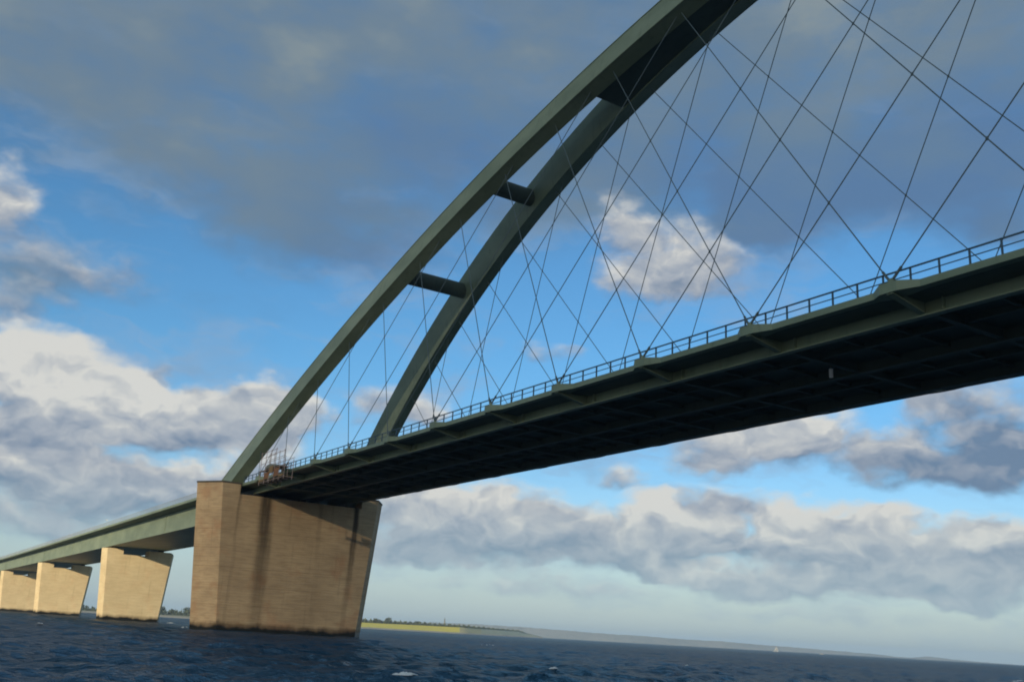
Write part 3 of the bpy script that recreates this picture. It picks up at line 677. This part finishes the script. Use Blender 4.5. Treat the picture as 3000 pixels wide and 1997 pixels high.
# ------------------------------------------------------------------ scaffold hung on the deck edge
sx0, sx1, sy0, sy1 = 18.6, 28.4, -12.0, -10.85
sc_ = thing('scaffold', 'rusty orange work scaffold hung on the deck edge near the foot of the arch', 'scaffold', (20, -11.5, 19.6))
SO = Vector((20, -11.5, 19.6))
def sp(name, g, mat, kind=None): return link(name, g.me(name, mat), sc_, -SO, kind)
for x in np.linspace(sx0, sx1, 6):
    top = 24.3 if x < 25 else 22.4
    for y in (sy0, sy1): sp('standard', B().bar((x, y, 19.7), (x, y, top), .07, .07, 6), m_tube)
    for z in (20.0, 21.6): sp('transom', B().bar((x, sy0-.1, z), (x, sy1+.1, z), .06, .06, 6), m_tube)
for z in (20.0, 21.6, 22.6):
    for y in (sy0, sy1): sp('ledger', B().bar((sx0-.3, y, z), (sx1+.3, y, z), .06, .06, 6), m_tube)
for z in (23.4, 24.1):
    for y in (sy0, sy1): sp('ledger', B().bar((sx0-.3, y, z), (24.8, y, z), .06, .06, 6), m_tube)
for i_ in range(5):
    a = sx0 + i_*1.96
    sp('brace', B().bar((a, sy0, 20.0), (a+1.96, sy0, 21.6), .05, .05, 6), m_tube)
    for q in range(4):
        y = sy0+.08+q*.36
        sp('plank', B().box(a+.03, y, 20.05, a+1.90, y+.3, 20.10+.01*(q % 2)), m_plank)
        if i_ < 4: sp('plank', B().box(a+.03, y, 21.66, a+1.90, y+.3, 21.71), m_plank)
for i_ in range(5):
    a = sx0 + i_*1.96
    if i_ in (1, 3): sp('safety_net', B().box(a+.05, sy0-.10, 20.12+.2*(i_ % 2), a+1.9, sy0-.06, 21.1+.1*i_), m_net)
    if i_ in (2,): sp('safety_net', B().box(a+.05, sy0-.10, 20.9, a+1.5, sy0-.06, 21.9), m_plank)
    if i_ in (0, 4): sp('toe_board', B().box(a+.05, sy0-.10, 20.12, a+1.9, sy0-.06, 20.4), m_plank)
sp('tarpaulin', B().prism([(20.5, 21.75), (21.2, 22.2), (22.6, 22.3), (24.0, 22.1), (25.6, 21.75)], 1, sy0-.05, sy1), m_tarp)

# navigation light below the deck
nv = thing('navigation_light', 'small white lantern hanging from the dark underside of the bridge deck', 'light', (109.6, -2.4, 20.8))
link('bracket_arm', B().box(-.06, -.06, -.4, .06, .06, .15).me('bracket_arm', m_steel_dark), nv)
link('lamp_housing', B().bar((0, 0, -1.0), (0, 0, -.4), .26, .26, 10).me('lamp_housing', m_white), nv)
link('lamp_cap', B().bar((0, 0, -.4), (0, 0, -.34), .34, .34, 10).me('lamp_cap', m_rail), nv)
# gull
gl_ = thing('gull', 'small white gull above the railing of the approach bridge', 'bird', (-96.6, -10.2, 22.5), rad(200))
body = B()
body.add(*(lambda g: (g.V, g.F))(loft([[(x, r_*math.cos(q*math.pi/4), .0+r_*math.sin(q*math.pi/4)) for q in range(8)] for x, r_ in ((-.3, .02), (-.18, .08), (0, .12), (.15, .10), (.24, .06), (.3, .05), (.36, .01))])))
for s in (-1, 1): body.add([(.1, s*.06, .05), (-.1, s*.06, .05), (.14, s*.35, .2), (-.05, s*.35, .2), (-.1, s*.68, .12), (.1, s*.06, .02), (-.1, s*.06, .02), (.14, s*.35, .17), (-.05, s*.35, .17), (-.1, s*.68, .1)], [(0, 1, 3, 2), (2, 3, 4), (5, 7, 8, 6), (7, 9, 8), (0, 2, 7, 5), (1, 6, 8, 3), (2, 4, 9, 7), (3, 8, 9, 4)])
link('body', body.me('body', m_white), gl_)
link('beak', B().bar((.36, 0, 0), (.42, 0, -.01), .03, .02).me('beak', m_plank), gl_)

# whitecaps
m_foam = flat('foam', (.55, .58, .58), (.8, .82, .82), 6, .9)
g = B()
def foam(cx, cy, L, W, n, ang_=WIND+1.57):
    gx_, gy_ = np.meshgrid(np.linspace(-1.3, 1.3, 27)+cx, np.linspace(-1.3, 1.3, 27)+cy); q_ = wave_z(gx_, gy_, .3*np.ones_like(gx_)).argmax()
    cx, cy = gx_.ravel()[q_], gy_.ravel()[q_]        # sits on the nearest crest
    for _ in range(n):
        u, v = rg.normal(0, L/2.5), rg.normal(0, W/2.5); x = cx+u*math.cos(ang_)-v*math.sin(ang_); y = cy+u*math.sin(ang_)+v*math.cos(ang_)
        z = float(wave_z(np.array([x]), np.array([y]), np.array([.3]))[0]) + .015
        s = rg.uniform(.03, .13)*(1 if L < 3 else 1.8); a = rg.uniform(0, 6.28); hz = rg.uniform(.02, .09)*(1 if L < 3 else 1.5)
        P_ = [(x+s*math.cos(a+w_)*rg.uniform(.7, 1.6), y+s*math.sin(a+w_)*rg.uniform(.7, 1.6), z) for w_ in (0, 1.3, 2.6, 3.9, 5.1)] + [(x, y, z+hz)]
        g.add(P_, [(0, 1, 5), (1, 2, 5), (2, 3, 5), (3, 4, 5), (4, 0, 5)])
for fx, fy, L, W, n in ((120.4, -38.6, .9, .22, 60), (-102.6, 9.0, 1.2, 1.2, 40), (-4, -14, 2.4, 1, 14), (111.5, -27.5, .25, .12, 8), (88, 3, .5, .2, 7), (95, 38, 4, .5, 14), (40, -38, .4, .2, 8), (-60, -60, 2, .4, 12), (70, -52, .35, .12, 5), (20, 24, 2.4, .4, 10)):
    foam(fx, fy, L, W, n)
o = link('whitecaps', g.me('whitecaps', m_foam), kind='stuff'); o['label'] = 'scattered white foam on breaking wave crests'; o['category'] = 'foam'

# ------------------------------------------------------------------ passing cloud between the sun and the main span
import bmesh
e1 = Vector((-SUN.y, SUN.x, 0)).normalized(); e2 = SUN.cross(e1)
bm = bmesh.new(); bmesh.ops.create_icosphere(bm, subdivisions=5, radius=1.0)
from mathutils import noise as mnoise
for v in bm.verts:
    d = mnoise.fractal(v.co*2.2, 1, 2, 4); v.co *= 1 + .18*d
me_ = D.meshes.new('cloud'); bm.to_mesh(me_); bm.free(); me_.polygons.foreach_set('use_smooth', [True]*len(me_.polygons))
m_cloud, t, b, o_ = new_mat('cloud_vapour'); p = objc(t); x, y, z = t.sep(p)
rr = t.v('LENGTH', t.comb(x, 0, z)); nn = t.noise(p, 2.6, 4, .55)
fac = t.m('MULTIPLY', t.mr(t.m('ADD', rr, t.m('MULTIPLY', t.m('SUBTRACT', nn, .5), .4)), 1.02, .50, 0, 1), .80)
b.inputs['Base Color'].default_value = (.85, .86, .88, 1); b.inputs['Roughness'].default_value = 1; b.inputs['Specular IOR Level'].default_value = 0
tr = t.n.new('ShaderNodeBsdfTransparent'); mx = t.n.new('ShaderNodeMixShader'); t.put(mx.inputs[0], fac); t.l.new(tr.outputs[0], mx.inputs[1]); t.l.new(b.outputs[0], mx.inputs[2]); t.l.new(mx.outputs[0], o_.inputs[0])
me_.materials.append(m_cloud)
co = link('cloud', me_, kind='stuff'); co['label'] = 'white fair weather cloud drifting behind the viewer in front of the low sun'; co['category'] = 'cloud'
base = Vector((130, -20, 20)); EW, EH = 400.0, 120.0
cc = base + SUN*2600 + (-e1 if e1.x < 0 else e1)*(EW-200) + e2*20
ex_ = (-e1 if e1.x < 0 else e1)
co.matrix_world = Matrix.Translation(cc) @ Matrix((ex_*EW, SUN*130, e2*EH)).transposed().to_4x4()

# ------------------------------------------------------------------ haze
g = B(); g.box(-7600+CAM.x, -7600, -2.3, 7600+CAM.x, 7600, 76)
m_h = D.materials.new('haze'); m_h.use_nodes = True; m_h.node_tree.nodes.clear(); t = T(m_h.node_tree)
pv = t.n.new('ShaderNodeVolumePrincipled'); pv.inputs['Color'].default_value = (.50, .70, .95, 1); pv.inputs['Density'].default_value = .000135
oo = t.n.new('ShaderNodeOutputMaterial'); t.l.new(pv.outputs[0], oo.inputs['Volume'])
link('haze', g.me('haze', m_h), kind='stuff')
